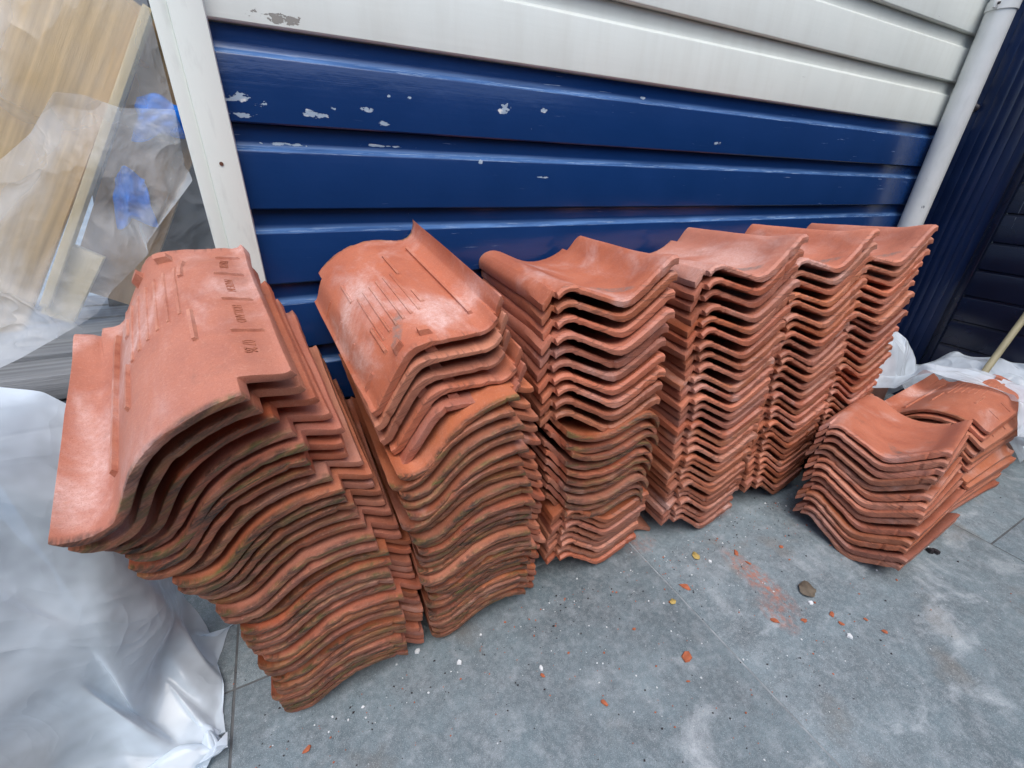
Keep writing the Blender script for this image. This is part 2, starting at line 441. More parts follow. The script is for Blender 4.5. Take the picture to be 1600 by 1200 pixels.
def mat_joint():
    t = NT('joint_fill'); p = t.pos(); s = t.sep(p)
    n = t.noise(p, 30, 5, 0.7)
    # open dirt-filled joints at both ends of the yard, grouted ones in the middle
    open_ = t.math('MAXIMUM', t.mr(s[0], 0.05, -0.15), t.mr(s[0], 1.5, 1.62))
    base = t.mix(t.mr(n, 0.3, 0.7), (0.17, 0.19, 0.20), (0.36, 0.39, 0.40))
    base = t.mix(t.math('MULTIPLY', open_, 0.75), base, t.mix(n, (0.03, 0.03, 0.03), (0.08, 0.08, 0.08)))
    return t.fin(base, 0.95, t.bump(n, 0.5, 0.002), 0.2)
M_JOINT = mat_joint()

def mat_film(name, clear, tint=(0.80, 0.85, 0.90), crease=9.0, transl=0.3, cr=1.0, patch=0.25):
    """milky polythene film: part see-through, part scattering, with a sheen"""
    t = NT(name); v = t.obj()
    tr = t.n('ShaderNodeBsdfTransparent'); tr.inputs[0].default_value = (0.95, 0.96, 0.97, 1)
    tl = t.n('ShaderNodeBsdfTranslucent'); tl.inputs[0].default_value = (*tint, 1)
    dist = t.n('ShaderNodeVectorMath', operation='ADD')
    nz = t.n('ShaderNodeTexNoise'); t.l(v, nz.inputs['Vector']); nz.inputs['Scale'].default_value = 3.0
    sc = t.n('ShaderNodeVectorMath', operation='SCALE'); t.l(nz.outputs['Color'], sc.inputs[0]); sc.inputs['Scale'].default_value = 0.25
    t.l(v, dist.inputs[0]); t.l(sc.outputs[0], dist.inputs[1])
    def ridge(sc_, k):
        n_ = t.noise(t.mapping(dist.outputs[0], (1, 1, 0.7), (k, k * 2, 0)), sc_, 3, 0.5, 0.4)
        r_ = t.math('SUBTRACT', 1.0, t.math('MULTIPLY', t.math('ABSOLUTE', t.math('SUBTRACT', n_, 0.5)), 5.0))
        return t.math('POWER', t.math('MAXIMUM', r_, 0.0), 3.0)
    soft = t.noise(v, 22, 4, 0.6)
    hh = t.math('ADD', t.math('MULTIPLY', ridge(crease, 1.0), 0.0045 * cr), t.math('MULTIPLY', ridge(crease * 2.7, 4.0), 0.0010 * cr))
    hh = t.math('ADD', hh, t.math('MULTIPLY', ridge(crease * 7.0, 7.0), 0.0001 * cr))
    b = t.bump(t.math('ADD', hh, t.math('MULTIPLY', soft, 0.0004)), 1.0, 1.0)
    p = t.bsdf
    p.inputs['Base Color'].default_value = (*tint, 1)
    p.inputs['Roughness'].default_value = 0.15
    p.inputs['Specular IOR Level'].default_value = 0.6
    t.l(b, p.inputs['Normal']); t.l(b, tl.inputs['Normal'])
    m1 = t.n('ShaderNodeMixShader'); m1.inputs[0].default_value = transl
    t.l(p.outputs[0], m1.inputs[1]); t.l(tl.outputs[0], m1.inputs[2])
    m2 = t.n('ShaderNodeMixShader')
    lw = t.n('ShaderNodeLayerWeight'); lw.inputs['Blend'].default_value = 0.35
    fac = t.math('SUBTRACT', t.math('SUBTRACT', clear + 0.08, t.math('MULTIPLY', lw.outputs['Facing'], clear * 0.75)), t.math('MULTIPLY', t.mr(t.noise(v, 4, 4, 0.6), 0.4, 0.7), patch))
    t.l(t.math('MAXIMUM', fac, 0.0), m2.inputs[0])
    t.l(m1.outputs[0], m2.inputs[1]); t.l(tr.outputs[0], m2.inputs[2])
    t.l(m2.outputs[0], t.out.inputs['Surface'])
    return t.mat
M_FILM_CLEAR = mat_film('clear_film', 0.86, (0.84, 0.88, 0.90), 4.5, 0.3, 2.2)
M_FILM_MILKY = mat_film('milky_film', 0.60, (0.80, 0.91, 1.0), 4.0, 0.15, 0.55, 0.50)
M_FILM_MILKY2 = mat_film('milky_film_far', 0.42, (0.82, 0.92, 1.0), 7.0, 0.2, 0.8)

# ================================================================== SETTING
# ground: a wide concrete sheet with slabs laid on it
bm = bmesh.new()
vs = [bm.verts.new(c) for c in ((-60, -60, -0.03), (60, -60, -0.03), (60, 60, -0.03), (-60, 60, -0.03))]
bm.faces.new(vs)
ground = link('ground', from_bm(bm), M_CONC); tag(ground, kind='structure')
bm = box_bm((-1.7, -1.1, -0.029), (2.7, 2.0, -0.0018))
bed = link('joint_bed', from_bm(bm), M_JOINT, ground)
SX, SY, GAP = 0.949, 0.488, 0.0038
rs = random.Random(3)
def slab(x0, x1, y0, y1):
    b = box_bm((-(x1 - x0) / 2 + GAP / 2, -(y1 - y0) / 2 + GAP / 2, -0.026), ((x1 - x0) / 2 - GAP / 2, (y1 - y0) / 2 - GAP / 2, 0.0), 0.0015, 2)
    o = link('paving_slab', from_bm(b, smooth=40), M_CONC, ground)
    o.location = ((x0 + x1) / 2, (y0 + y1) / 2, rs.uniform(-0.0016, 0.0))
    o.rotation_euler = (rs.uniform(-0.0012, 0.0012), rs.uniform(-0.0008, 0.0008), 0)
for i in range(-2, 3):
    x0 = -0.2405 + i * SX
    if i in (0, 1):          # long cast bays in the middle of the yard
        for y0, y1 in ((-1.7, -.32), (-.32, .655), (.655, 1.63)) if i == 0 else ((-1.7, -.813), (-.813, -.10), (-.10, 1.63)):
            slab(x0, x0 + SX, y0, y1)
    else:
        off = 0.655 if i < 0 else 0.163
        for j in range(-4, 3):
            slab(x0, x0 + SX, off + j * SY, off + (j + 1) * SY)

# house wall: boards
PITCH = 0.14
Z0 = 0.834 - 6 * PITCH      # bottom of the lowest board
YF = 0.98
def board_profile(h, face, bevel0, bevel1, rec):
    # outline (y,z): front face, bevel, recess, back
    return [(0.0, 0.003), (0.002, 0.0008), (0.016, 0.0008), (0.020, -0.012), (0.034, -0.012), (0.034, h - 0.0015), (rec, h - 0.0015),
            (rec, bevel1 + 0.002), (rec - 0.0006, bevel1 - 0.003), (rec * .82, bevel0 + (bevel1 - bevel0) * .5), (rec * .35, bevel0 + (bevel1 - bevel0) * .2), (0.0012, bevel0 + 0.0012), (0.0, bevel0 - 0.002)]
wall = empty('board_wall', (0, YF, 0))
tag(wall, 'house wall of blue boards below and white boards above, between corner post and downpipe', 'wall')
prof = board_profile(PITCH, 0, 0.097, 0.114, 0.013)
XW0, XW1 = -0.052, 2.5
for k in range(0, 19):
    blue = k < 8
    v, f = extrude_profile(prof, XW0, XW1, 24)
    rk = random.Random(k)
    v = [(x, y + 0.0008 * math.sin(x * 3.1 + k * 1.7), z) for (x, y, z) in v]
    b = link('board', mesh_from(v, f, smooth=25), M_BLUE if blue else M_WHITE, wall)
    b.location = (0, 0, Z0 + k * PITCH + rk.uniform(-0.0006, 0.0006))

# corner post at the left end of the wall, a cover strip planted on its left
post = empty('corner_post', (-0.085, YF, 0))
tag(post, 'white painted corner post at the left end of the blue and white boards', 'post')
o = link('upright', from_bm(box_bm((-0.007, -0.020, 0), (0.040, 0.06, 2.7), 0.002), smooth=40), M_POST, post)
o = link('cover_strip', from_bm(box_bm((-0.029, -0.016, 0), (-0.0068, 0.08, 2.7), 0.003), smooth=40), M_POST, post)
q = on_wall(346, 256, YF - 0.02)
v, f = tube([(q.x, q.y - 0.0012, q.z), (q.x, q.y + 0.004, q.z)], 0.0032, 10)
o = link('nail_head', mesh_from(v, f), M_RUST, post); o.location = (0.085, -YF, 0)

# dark blue side wall on the right
SXW = 2.5
swall = empty('side_wall', (SXW, 1.0, 0))
tag(swall, 'dark navy side wall with vertical strips and horizontal boards behind the downpipe', 'wall')
def sw(v):    # local (toward -x is out)
    return v
# vertical strips next to the corner
y = 1.0; k = 0
while y > 0.775:
    wdt = 0.031
    o = link('strip', from_bm(box_bm((0, y - wdt + 0.0003, 0), (0.02, y - 0.0003, 2.7), 0.0004), smooth=40), M_STRIP, swall)
    o.location = (-0.004, -1.0, 0)
    y -= wdt; k += 1
yb = y
o = link('trim_post', from_bm(box_bm((-0.018, yb - 0.03, 0), (0.02, yb - 0.001, 2.7), 0.003), smooth=40), M_NAVY, swall); o.location = (0, -1.0, 0)
HP = 0.106
prof2 = board_profile(HP, 0, 0.096, 0.099, 0.004)
for k in range(0, 25):
    v, f = extrude_profile(prof2, 0, 2.43, 4)
    # map profile: outward -x ; length along -y
    v = [(yy, -xx + yb - 0.031, zz) for (xx, yy, zz) in v]
    o = link('board', mesh_from(v, [tuple(reversed(g)) for g in f], smooth=25), M_NAVY, swall)
    o.location = (-0.002, -1.0, k * HP - 0.025)

# unseen wall added behind the viewer to block sky reflections and deepen shadows
M_SHADE_WALL = mat_plain('shade_wall', (0.16, 0.14, 0.125), 0.85, 0.3, 3, 0.2)
ow = link('unseen_shade_wall', from_bm(box_bm((-6, -1.9, -0.03), (2.62, -1.7, 2.3), 0.01), smooth=40), M_SHADE_WALL)
tag(ow, kind='structure')
# downpipe with bracket
PX, PY, PR = 2.315, 0.93, 0.0395
pipe = empty('downpipe', (PX, PY, 0))
tag(pipe, 'scuffed grey downpipe in the corner between board wall and navy side wall', 'downpipe')
v, f = tube([(0, 0, 0.0), (0, 0, 1.0), (0, 0, 2.7)], PR, 40)
link('pipe', mesh_from(v, f, smooth=40), M_PIPE, pipe)
zb = on_wall(1576, 14, PY).z
v, f = tube([(0, 0, zb - 0.014), (0, 0, zb - 0.0135), (0, 0, zb + 0.0135), (0, 0, zb + 0.014)], [PR + .0005, PR + .0035, PR + .0035, PR + .0005], 40, False)
clip = link('bracket', mesh_from(v, f, smooth=40), M_PIPE, pipe)
o = link('bracket_tab', from_bm(box_bm((-0.066, -0.004, zb - 0.012), (-0.034, 0.004, zb + 0.012), 0.002), smooth=40), M_PIPE, clip)
v, f = tube([(-0.054, -0.010, zb), (-0.054, 0.004, zb)], 0.004, 8)
link('bolt', mesh_from(v, f), M_DARK, clip)
# knob on the side wall beside the pipe
d = ray(1522, 168); tt = (SXW - 0.02) / d.x; q = Vector((0, 0, 0.92)) + d * tt
v, f = tube([(0, 0, 0), (-0.008, 0, 0), (-0.012, 0, 0), (-0.026, 0, 0), (-0.03, 0, 0)], [.012, .012, .007, .014, .009], 16)
o = link('door_knob', mesh_from(v, f, smooth=30), M_DARK)
o.location = (SXW - 0.004, q.y, q.z); tag(o, 'small dark knob on the navy wall beside the downpipe', 'knob')

# ================================================================== ROOF TILES
TAILP = [(-132, 25), (-129, 32), (-123, 39), (-114, 44.5), (-102, 47), (-90, 46), (-76, 40.5), (-62, 32), (-48, 23), (-34, 14.5), (-20, 8), (-6, 3.5), (8, 1), (24, 0), (40, 0.5),
         (56, 3), (70, 7), (84, 13), (92, 18), (95, 20.5), (104, 29), (106, 31), (114, 38.5), (117, 41), (124, 45.5), (127, 46.5), (132, 47)]
HEADP = [(-132, 19), (-124, 28), (-116, 37), (-112, 41), (-108, 37), (-104, 40.5), (-96, 44.5), (-88, 46), (-78, 45), (-70, 42.5), (-67, 39.5), (-52, 32.5), (-34, 23), (-20, 16), (-6, 9), (8, 3), (22, 0), (34, 2.5), (48, 10),
         (62, 19), (76, 28.5), (92, 39.5), (104, 48), (114, 55), (119, 57.5), (124, 58), (132, 57.5)]
def interp(tab, x):
    for (a, b), (c, d) in zip(tab[:-1], tab[1:]):
        if x <= c: return b + (d - b) * (x - a) / (c - a)
    return tab[-1][1]
ZC = 0.024
def ztop(x, y):
    t = min(1, max(0, (y - 0.012) / 0.085)); t = t * t * (3 - 2 * t)
    xm = min(132, max(-132, x * 1000))
    return (interp(HEADP, xm) * (1 - t) + interp(TAILP, xm) * t) / 1000 - ZC
def zbot(x, y):
    e = 0.004
    s = (ztop(x + e, y) - ztop(x - e, y)) / (2 * e)
    s = max(-1.0, min(1.0, s))
    hd = min(1, max(0, 1 - (y - 0.004) / 0.05)); rt = min(1, max(0, (x + 0.012) / 0.035))
    return ztop(x, y) - TH * (1 + 0.5 * hd * rt) * math.sqrt(1 + s * s)
XS = sorted(set([p[0] for p in TAILP] + [-120, -116, -112, -110, -108, -84, -88, -70, -67, -60, -52, -49, 34, 48, 62, 124, 127]))
_x = []
for a_, b_ in zip(XS[:-1], XS[1:]):
    k_ = max(1, math.ceil((b_ - a_) / 7.0)); _x += [a_ + (b_ - a_) * q_ / k_ for q_ in range(k_)]
XS = [x / 1000 for x in _x + [XS[-1]]]
YS = [0, .006, .014, .026, .04, .055, .075, .10, .15, .20, .25, .30, .34, L - .03, L - .018, L - .007, L]
def keep(x, y):
    if x > 0.092 and y > L - 0.03: return False     # corner cut at the tail
    if x < -0.108 and y < 0.014: return False      # corner cut at the head
    return True
def tile_mesh(seed):
    rnd = random.Random(seed)
    bm = bmesh.new()
    nx, ny = len(XS), len(YS)
    top = {}; bot = {}
    warp = rnd.uniform(-0.0025, 0.0025); bow = rnd.uniform(-0.0015, 0.002)
    chips = [(rnd.choice((0, 1)), rnd.uniform(-.12, .12), rnd.uniform(.004, .011), rnd.uniform(.0015, .0045)) for _ in range(5)]
    used = set(); cells = []
    for i in range(nx - 1):
        for j in range(ny - 1):
            if keep((XS[i] + XS[i + 1]) / 2, (YS[j] + YS[j + 1]) / 2):
                cells.append((i, j)); used |= {(i, j), (i + 1, j), (i, j + 1), (i + 1, j + 1)}
    for (i, j) in used:
        x, y = XS[i], YS[j]
        nz = noise.noise(Vector((x * 18, y * 18, seed * 3.1)))
        ny_ = noise.noise(Vector((x * 55, seed * 5.3, y * 9)))
        nf = noise.noise(Vector((x * 210, seed * 2.3, y * 30)))
        dz = nz * 0.0008 + warp * (x / HW) * (y / L - 0.5) * 2 + bow * (4 * (y / L - .5) ** 2)
        yy = y
        if j == 0 or j == ny - 1: yy += ny_ * 0.0009 + nf * 0.0004
        xx = x
        if i == 0 or i == nx - 1: xx += noise.noise(Vector((seed * 4.1, y * 60, x))) * 0.0009
        dt = 0.0; db = 0.0
        if j in (0, ny - 1):
            for (end, cx, cw, cd) in chips:
                if (end == 0) == (j == 0):
                    k = max(0, 1 - abs(x - cx) / cw) * cd
                    yy += k if j == 0 else -k; dt_c = -k * .6
        if j in (0, ny - 1):
            dt = -abs(nf) * 0.0006 - (0.0042 if j == 0 else 0.0016); db = abs(noise.noise(Vector((x * 120, seed, 9)))) * 0.0010
        top[i, j] = bm.verts.new((xx, yy - L / 2, ztop(x, y) + dz + dt))
        bot[i, j] = bm.verts.new((xx, yy - L / 2 + (ny_ * 0.0012 if j in (0, ny - 1) else 0), zbot(x, y) + dz + db))
    cs = set(cells)
    for (i, j) in cells:
        bm.faces.new((top[i, j], top[i + 1, j], top[i + 1, j + 1], top[i, j + 1]))
        bm.faces.new((bot[i, j], bot[i, j + 1], bot[i + 1, j + 1], bot[i + 1, j]))
        for (di, dj, a, b) in ((-1, 0, (i, j + 1), (i, j)), (1, 0, (i + 1, j), (i + 1, j + 1)), (0, -1, (i, j), (i + 1, j)), (0, 1, (i + 1, j + 1), (i, j + 1))):
            if (i + di, j + dj) not in cs:
                bm.faces.new((top[a], bot[a], bot[b], top[b]))
    bmesh.ops.recalc_face_normals(bm, faces=bm.faces[:])
    sharp = [e for e in bm.edges if len(e.link_faces) == 2 and e.calc_face_angle(0) > 1.1]
    bmesh.ops.bevel(bm, geom=sharp, offset=0.0011, segments=2, affect='EDGES', profile=0.55, clamp_overlap=True)
    me = from_bm(bm, 'roof_tile', smooth=24)
    me.materials.append(M_TILE)
    return me
TILES = [tile_mesh(s) for s in range(1, 9)]

# ---- parts on the underside (built in tile coordinates, facing -z)
def under_strip(x0, x1, y0, y1, h, nxs=3, nys=3, taper=0.0018, mat=None, name='rib'):
    bm = bmesh.new(); g0 = {}; g1 = {}
    for i in range(nxs + 1):
        for j in range(nys + 1):
            fx, fy = i / nxs, j / nys
            x = x0 + (x1 - x0) * fx; y = y0 + (y1 - y0) * fy
            xi = x + taper * (1 - 2 * fx) if i in (0, nxs) else x
            yi = y + taper * (1 - 2 * fy) if j in (0, nys) else y
            g0[i, j] = bm.verts.new((x, y - L / 2, zbot(x, y) + 0.002))
            g1[i, j] = bm.verts.new((xi, yi - L / 2, zbot(xi, yi) - h))
    for i in range(nxs):
        for j in range(nys):
            bm.faces.new((g1[i, j], g1[i, j + 1], g1[i + 1, j + 1], g1[i + 1, j])); bm.faces.new((g0[i, j], g0[i + 1, j], g0[i + 1, j + 1], g0[i, j + 1]))
    for i in range(nxs):
        bm.faces.new((g0[i, 0], g0[i + 1, 0], g1[i + 1, 0], g1[i, 0])); bm.faces.new((g0[i + 1, nys], g0[i, nys], g1[i, nys], g1[i + 1, nys]))
    for j in range(nys):
        bm.faces.new((g0[0, j + 1], g0[0, j], g1[0, j], g1[0, j + 1])); bm.faces.new((g0[nxs, j], g0[nxs, j + 1], g1[nxs, j + 1], g1[nxs, j]))
    me = from_bm(bm, name, smooth=30); me.materials.append(mat or M_TILE)
    return me
NIBS = [under_strip(-0.012, 0.006, .020, .036, 0.009, name='nib'), under_strip(0.034, 0.052, .020, .036, 0.009, name='nib')]
RIBS = [under_strip(-0.022 + k * 0.0145, -0.0155 + k * 0.0145, .085 - .004 * k, .225 - .004 * k, 0.0019, 2, 6, name='rib') for k in range(6)]
PADS = [under_strip(0.058, 0.066, .045, .108, 0.0034, 2, 3, name='rib'), under_strip(-0.036, -0.027, .105, .15, 0.003, 2, 3, name='rib'),
        under_strip(0.062, 0.069, .205, .275, 0.004, 2, 3, name='rib'), under_strip(-0.034, -0.027, .215, .30, 0.004, 2, 4, name='rib')]
ROLLRIB = [under_strip(-0.088, -0.079, .05, .335, 0.006, 2, 10, name='rib')]
CROSS = [under_strip(0.098, 0.124, y, y + 0.006, 0.0045, 6, 2, name='cross_rib') for y in (.045, .118, .193, .272)]
def add_under(o, full=True):
    for me in NIBS: link('nib', me, None, o)
    for me in CROSS: link('cross_rib', me, None, o)
    if full:
        for me in RIBS + PADS + ROLLRIB: link('rib', me, None, o)
    for c in o.children: c.color = o.color

ORD = ['', 'first', 'second', 'third', 'fourth', 'fifth', 'sixth', 'seventh', 'eighth', 'ninth', 'tenth', 'eleventh', 'twelfth', 'thirteenth', 'fourteenth', 'fifteenth',
       'sixteenth', 'seventeenth', 'eighteenth', 'nineteenth', 'twentieth', 'twenty-first', 'twenty-second', 'twenty-third', 'twenty-fourth', 'twenty-fifth', 'twenty-sixth',
       'twenty-seventh', 'twenty-eighth', 'twenty-ninth', 'thirtieth', 'thirty-first', 'thirty-second', 'thirty-third', 'thirty-fourth']
FLIP = {'HU': Matrix.Identity(4), 'TD': Matrix.Rotation(math.pi, 4, 'X'), 'HD': Matrix.Rotation(math.pi, 4, 'Y'), 'TU': Matrix.Rotation(math.pi, 4, 'Z')}
def key(keys, i):
    ks = sorted(keys)
    if i <= ks[0]: return keys[ks[0]]
    for a, b in zip(ks[:-1], ks[1:]):
        if i <= b:
            f = (i - a) / (b - a)
            return tuple(p + (q - p) * f for p, q in zip(keys[a], keys[b]))
    return keys[ks[-1]]
def stack(name_of_stack, n, keys, orient, weather=0.3, bloom=0.4, jit=0.004, seed=0, base_yaw=0.0, special=None):
    """keys: tile index (0 = bottom) -> x, y of the front edge centre, z of the tile centre line, pitch, roll, yaw"""
    out = []
    rnd = random.Random(seed)
    for i in range(n):
        x, y, z, p, r, yw = key(keys, i)
        kind = orient(i)
        a = R(base_yaw + yw + rnd.uniform(-1.3, 1.3))
        rot = Matrix.Rotation(a, 4, 'Z') @ Matrix.Rotation(R(r + rnd.uniform(-.8, .8)), 4, 'Y') @ Matrix.Rotation(R(p + rnd.uniform(-.3, .3)), 4, 'X')
        jx, jy = rnd.gauss(0, jit), rnd.gauss(0, jit * 0.9)
        z += max(-.0022, min(.0022, rnd.gauss(0, .0013))) if 0 < i < n - 1 else 0
        if i in (0, n - 1): jx = jy = 0
        elif i == n - 2: jx *= .5; jy *= .5
        mtx = Matrix.Translation((x + jx, y + jy, z)) @ rot @ Matrix.Translation((0, L / 2, 0)) @ FLIP[kind]
        o = link('roof_tile', TILES[rnd.randrange(len(TILES))])
        o.matrix_world = mtx
        o.color = (rnd.uniform(0.82, 1.12), weather * rnd.uniform(0.7, 1.15), bloom * rnd.choice((0.15, 0.3, 0.5, 1.2)), rnd.random())
        top = n - i
        pos = 'topmost' if top == 1 else ('lowest' if i == 0 else ORD[top] + ' from the top')
        side = {'HU': '', 'TU': '', 'TD': 'upturned ', 'HD': 'upturned '}[kind]
        tag(o, '%sterracotta roof tile, %s in %s' % (side, pos, name_of_stack), 'roof tile', 'roof tiles in ' + name_of_stack)
        out.append(o)
    return out

SA = stack('the leftmost tall stack', 31,
           {0: (-.017, .548, .034, 0, 1, 0), 10: (-.017, .536, .214, 3, -1, 1), 18: (-.047, .532, .388, 6, -10, 1),
            27: (-.110, .505, .572, 12, -26, 1), 30: (-.133, .458, .647, 16, -32.5, -1)},
           lambda i: 'TD', weather=0.95, bloom=0.45, seed=11)
SB = stack('the second tall stack from the left', 31,
           {0: (.262, .569, .034, 0, 1, 0), 8: (.254, .550, .180, 2, 0, 0), 16: (.239, .525, .340, 4, -3, 0), 25: (.208, .534, .540, 8, -22, 0), 26: (.205, .560, .559, 9, -24, -1), 30: (.178, .580, .664, 13, -28.5, -2)},
           lambda i: 'HD' if i >= 26 else 'TD', weather=0.95, bloom=0.6, seed=12)
SC = stack('the third tall stack from the left', 28,
           {0: (.560, .585, .056, 0, 12, 0), 7: (.545, .570, .215, 0, 12, -1), 8: (.530, .565, .245, 0, 12, -2), 17: (.515, .555, .464, -1, 7, -4), 18: (.508, .560, .482, -1, 4.5, -5), 27: (.497, .575, .738, -1, -8.6, -6.5)},
           lambda i: 'TU' if 8 <= i <= 17 else 'HU', weather=0.85, bloom=0.5, seed=13)
SD = stack('the fourth tall stack from the left', 29,
           {0: (.902, .558, .056, 0, 13, 0), 10: (.885, .553, .275, -1, 8, -2), 17: (.866, .551, .450, -2, 2, -4), 28: (.838, .560, .758, -4, -12, -8)},
           lambda i: 'HU', weather=0.4, bloom=0.75, seed=14)
SE = stack('the fifth tall stack from the left', 29,
           {0: (1.237, .560, .056, 0, 13, 0), 14: (1.175, .556, .39, -2, 3, -4), 28: (1.113, .560, .757, -4, -14, -8.5)},
           lambda i: 'HU', weather=0.4, bloom=0.6, seed=15)
SF = stack('the tall stack nearest the downpipe', 29,
           {0: (1.56, .580, .056, 0, 13, 0), 14: (1.48, .568, .39, -2, 3, -4), 28: (1.391, .563, .753, -4, -15.6, -9)},
           lambda i: 'HU', weather=0.4, bloom=0.4, seed=16)
SG = stack('the small front stack at right', 14,
           {0: (1.215, .350, .036, 0, 1, 3), 13: (1.26, .382, .318, -5, -6.5, 12)},
           lambda i: 'HU', weather=0.3, bloom=0.5, seed=17, base_yaw=-90, jit=0.006)
SH = stack('the small rear stack at right', 12,
           {0: (1.64, .405, .036, 0, 0, 0), 5: (1.67, .41, .130, 1, -4, 0), 6: (1.67, .42, .155, 3, -7, 1), 11: (1.72, .436, .252, 6, -13, 1.5)},
           lambda i: 'TD', weather=0.5, bloom=0.6, seed=18, base_yaw=-90, jit=0.006)

for o in SA[-1:] + SB[-1:] + SH[-1:]:
    o.color = (1.10, o.color[1], 0.95, o.color[3]); add_under(o)
for o, al in ((SC[-1], .20), (SD[-1], .22), (SE[-1], .245), (SF[-1], .23), (SG[-1], .25)):
    o.color = (1.04, o.color[1], 0.75, al)
for o in SA[-4:-1] + SB[-5:-1] + SH[-3:-1]:
    add_under(o, False)

# stamped lettering on the topmost tile of the leftmost stack
def lettering(parent, text, yc, size):
    cu = bpy.data.curves.new('stamp', 'FONT'); cu.body = text; cu.size = size; cu.extrude = 0.0004
    cu.align_x = 'CENTER'; cu.align_y = 'CENTER'
    tmp = bpy.data.objects.new('tmp', cu); COL.objects.link(tmp)
    dg = bpy.context.evaluated_depsgraph_get(); dg.update()
    me = bpy.data.meshes.new_from_object(tmp.evaluated_get(dg))
    bpy.data.objects.remove(tmp)
    for v in me.vertices:
        a, b, c = v.co
        # reading direction +y (towards the tail) in tile space, letter tops towards +x, outward -z
        x = 0.108 + b * 0.85; y = yc + a * 0.78
        v.co = (x, y - L / 2, zbot(x, y) - 0.0006 - c)
    me.materials.clear(); me.materials.append(M_LETTER)
    o = link('lettering', me, None, parent); o['label'] = 'stamped letters reading ' + text
    return o
for txt, yc, sz in (('PORTER', .084, .0125), ('MADE IN', .157, .0115), ('HOLLAND', .234, .012), ('07 26', .310, .015)):
    lettering(SA[-1], txt, yc, sz)

# loose tiles under and between the stacks
def loose(x, y, z, rx, ry, rz, kind, label):
    o = link('roof_tile', TILES[3])
    o.matrix_world = Matrix.Translation((x, y, z)) @ Euler((R(rx), R(ry), R(rz))).to_matrix().to_4x4() @ FLIP[kind]
    o.color = (0.95, 0.2, 0.3, 0.37)
    tag(o, label, 'roof tile', 'loose roof tiles on the slabs'); return o
def broken_piece(x, y, rz, tilt, label):
    bm = bmesh.new(); g = {}
    nx, ny = 8, 5
    for k, off in ((0, 0.0), (1, -0.013)):
        for i in range(nx + 1):
            for j in range(ny + 1):
                fx, fy = i / nx - .5, j / ny - .5
                e = noise.noise(Vector((fx * 6, fy * 6, 3))) * .012
                g[k, i, j] = bm.verts.new((fx * .17 + (e if i in (0, nx) else 0), fy * .24 + (e if j in (0, ny) else 0), .016 - .10 * fx * fx + off))
    for i in range(nx):
        for j in range(ny):
            bm.faces.new((g[0, i, j], g[0, i + 1, j], g[0, i + 1, j + 1], g[0, i, j + 1])); bm.faces.new((g[1, i, j], g[1, i, j + 1], g[1, i + 1, j + 1], g[1, i + 1, j]))
    for i in range(nx):
        for j in (0, ny): bm.faces.new((g[0, i, j], g[1, i, j], g[1, i + 1, j], g[0, i + 1, j]))
    for j in range(ny):
        for i in (0, nx): bm.faces.new((g[0, i, j], g[0, i, j + 1], g[1, i, j + 1], g[1, i, j]))
    o = link('broken_tile', from_bm(bm, smooth=40), M_TILE); o.location = (x, y, .024); o.rotation_euler = (0, R(tilt), R(rz))
    o.color = (.92, .1, .3, .61)
    tag(o, label, 'broken tile', 'broken roof tile pieces on the slabs')
broken_piece(1.045, .735, 8, -4, 'broken piece of roof tile on the slabs between the fourth and fifth stacks')
broken_piece(.72, .75, -6, 3, 'broken piece of roof tile on the slabs between the third and fourth stacks')
loose(1.66, .70, .036, 0, 0, 10, 'TD', 'roof tile lying behind the small front stack beside the tallest rear stack')

# ================================================================== TIMBER BESIDE THE HOUSE
def plank(name, a, b, width_dir, w, th, mat, label, cat='plank', edge=None, group=None, ragged=False):
    a, b = Vector(a), Vector(b); ax = (b - a); ln = ax.length; ax.normalize()
    wd = Vector(width_dir); wd = (wd - ax * wd.dot(ax)).normalized(); nn = ax.cross(wd)
    me_b = box_bm((-w / 2, -th / 2, 0), (w / 2, th / 2, ln), 0.0015)
    o = link(name, from_bm(me_b, smooth=40), mat)
    mm = Matrix((wd.to_4d(), nn.to_4d(), ax.to_4d(), (0, 0, 0, 1))).transposed()
    for k in range(3): mm[3][k] = 0
    mm.translation = a
    for k in range(3): mm[k][3] = a[k]
    o.matrix_world = mm
    tag(o, label, cat, group)
    return o
# plank end splinters are separate teeth on the ragged board
plank('plank', (-.62, 1.20, .64), (-.25, 1.20, 1.22), (1, 0, -.6), .24, .018, M_WOOD_NEW, 'wide pale plank leaning behind the clear sheet', group='planks leaning by the corner')
plank('plank', (-.80, 1.17, .62), (-.52, 1.22, 1.30), (1, 0, -.5), .20, .018, M_WOOD_NEW, 'pale plank at far left behind the clear sheet', group='planks leaning by the corner')
plank('plank', (-.455, 1.185, .64), (-.142, 1.185, 1.155), (1, 0, -.6), .014, .03, M_WOOD_EDGE, 'thin light batten leaning beside the wide pale plank', group='planks leaning by the corner')
plank('plank', (-.37, 1.225, .64), (-.09, 1.225, 1.12), (1, 0, -.6), .12, .018, M_WOOD_TAN, 'tan plank leaning between the light batten and the corner post', group='planks leaning by the corner')
plank('plank', (-.45, 1.195, .61), (-.36, 1.20, .74), (1, 0, -.6), .05, .02, M_WOOD_EDGE, 'short pale offcut at the foot of the leaning planks', group='planks leaning by the corner')
plank('shadow_panel', (-.24, 1.34, .55), (-.06, 1.34, 1.5), (1, 0, -.2), .34, .012, M_FOLD_SHADOW, 'dark panel added for a shadowed sheet fold, behind the tan plank', 'board')  # added where the sheet only has a shadowed fold
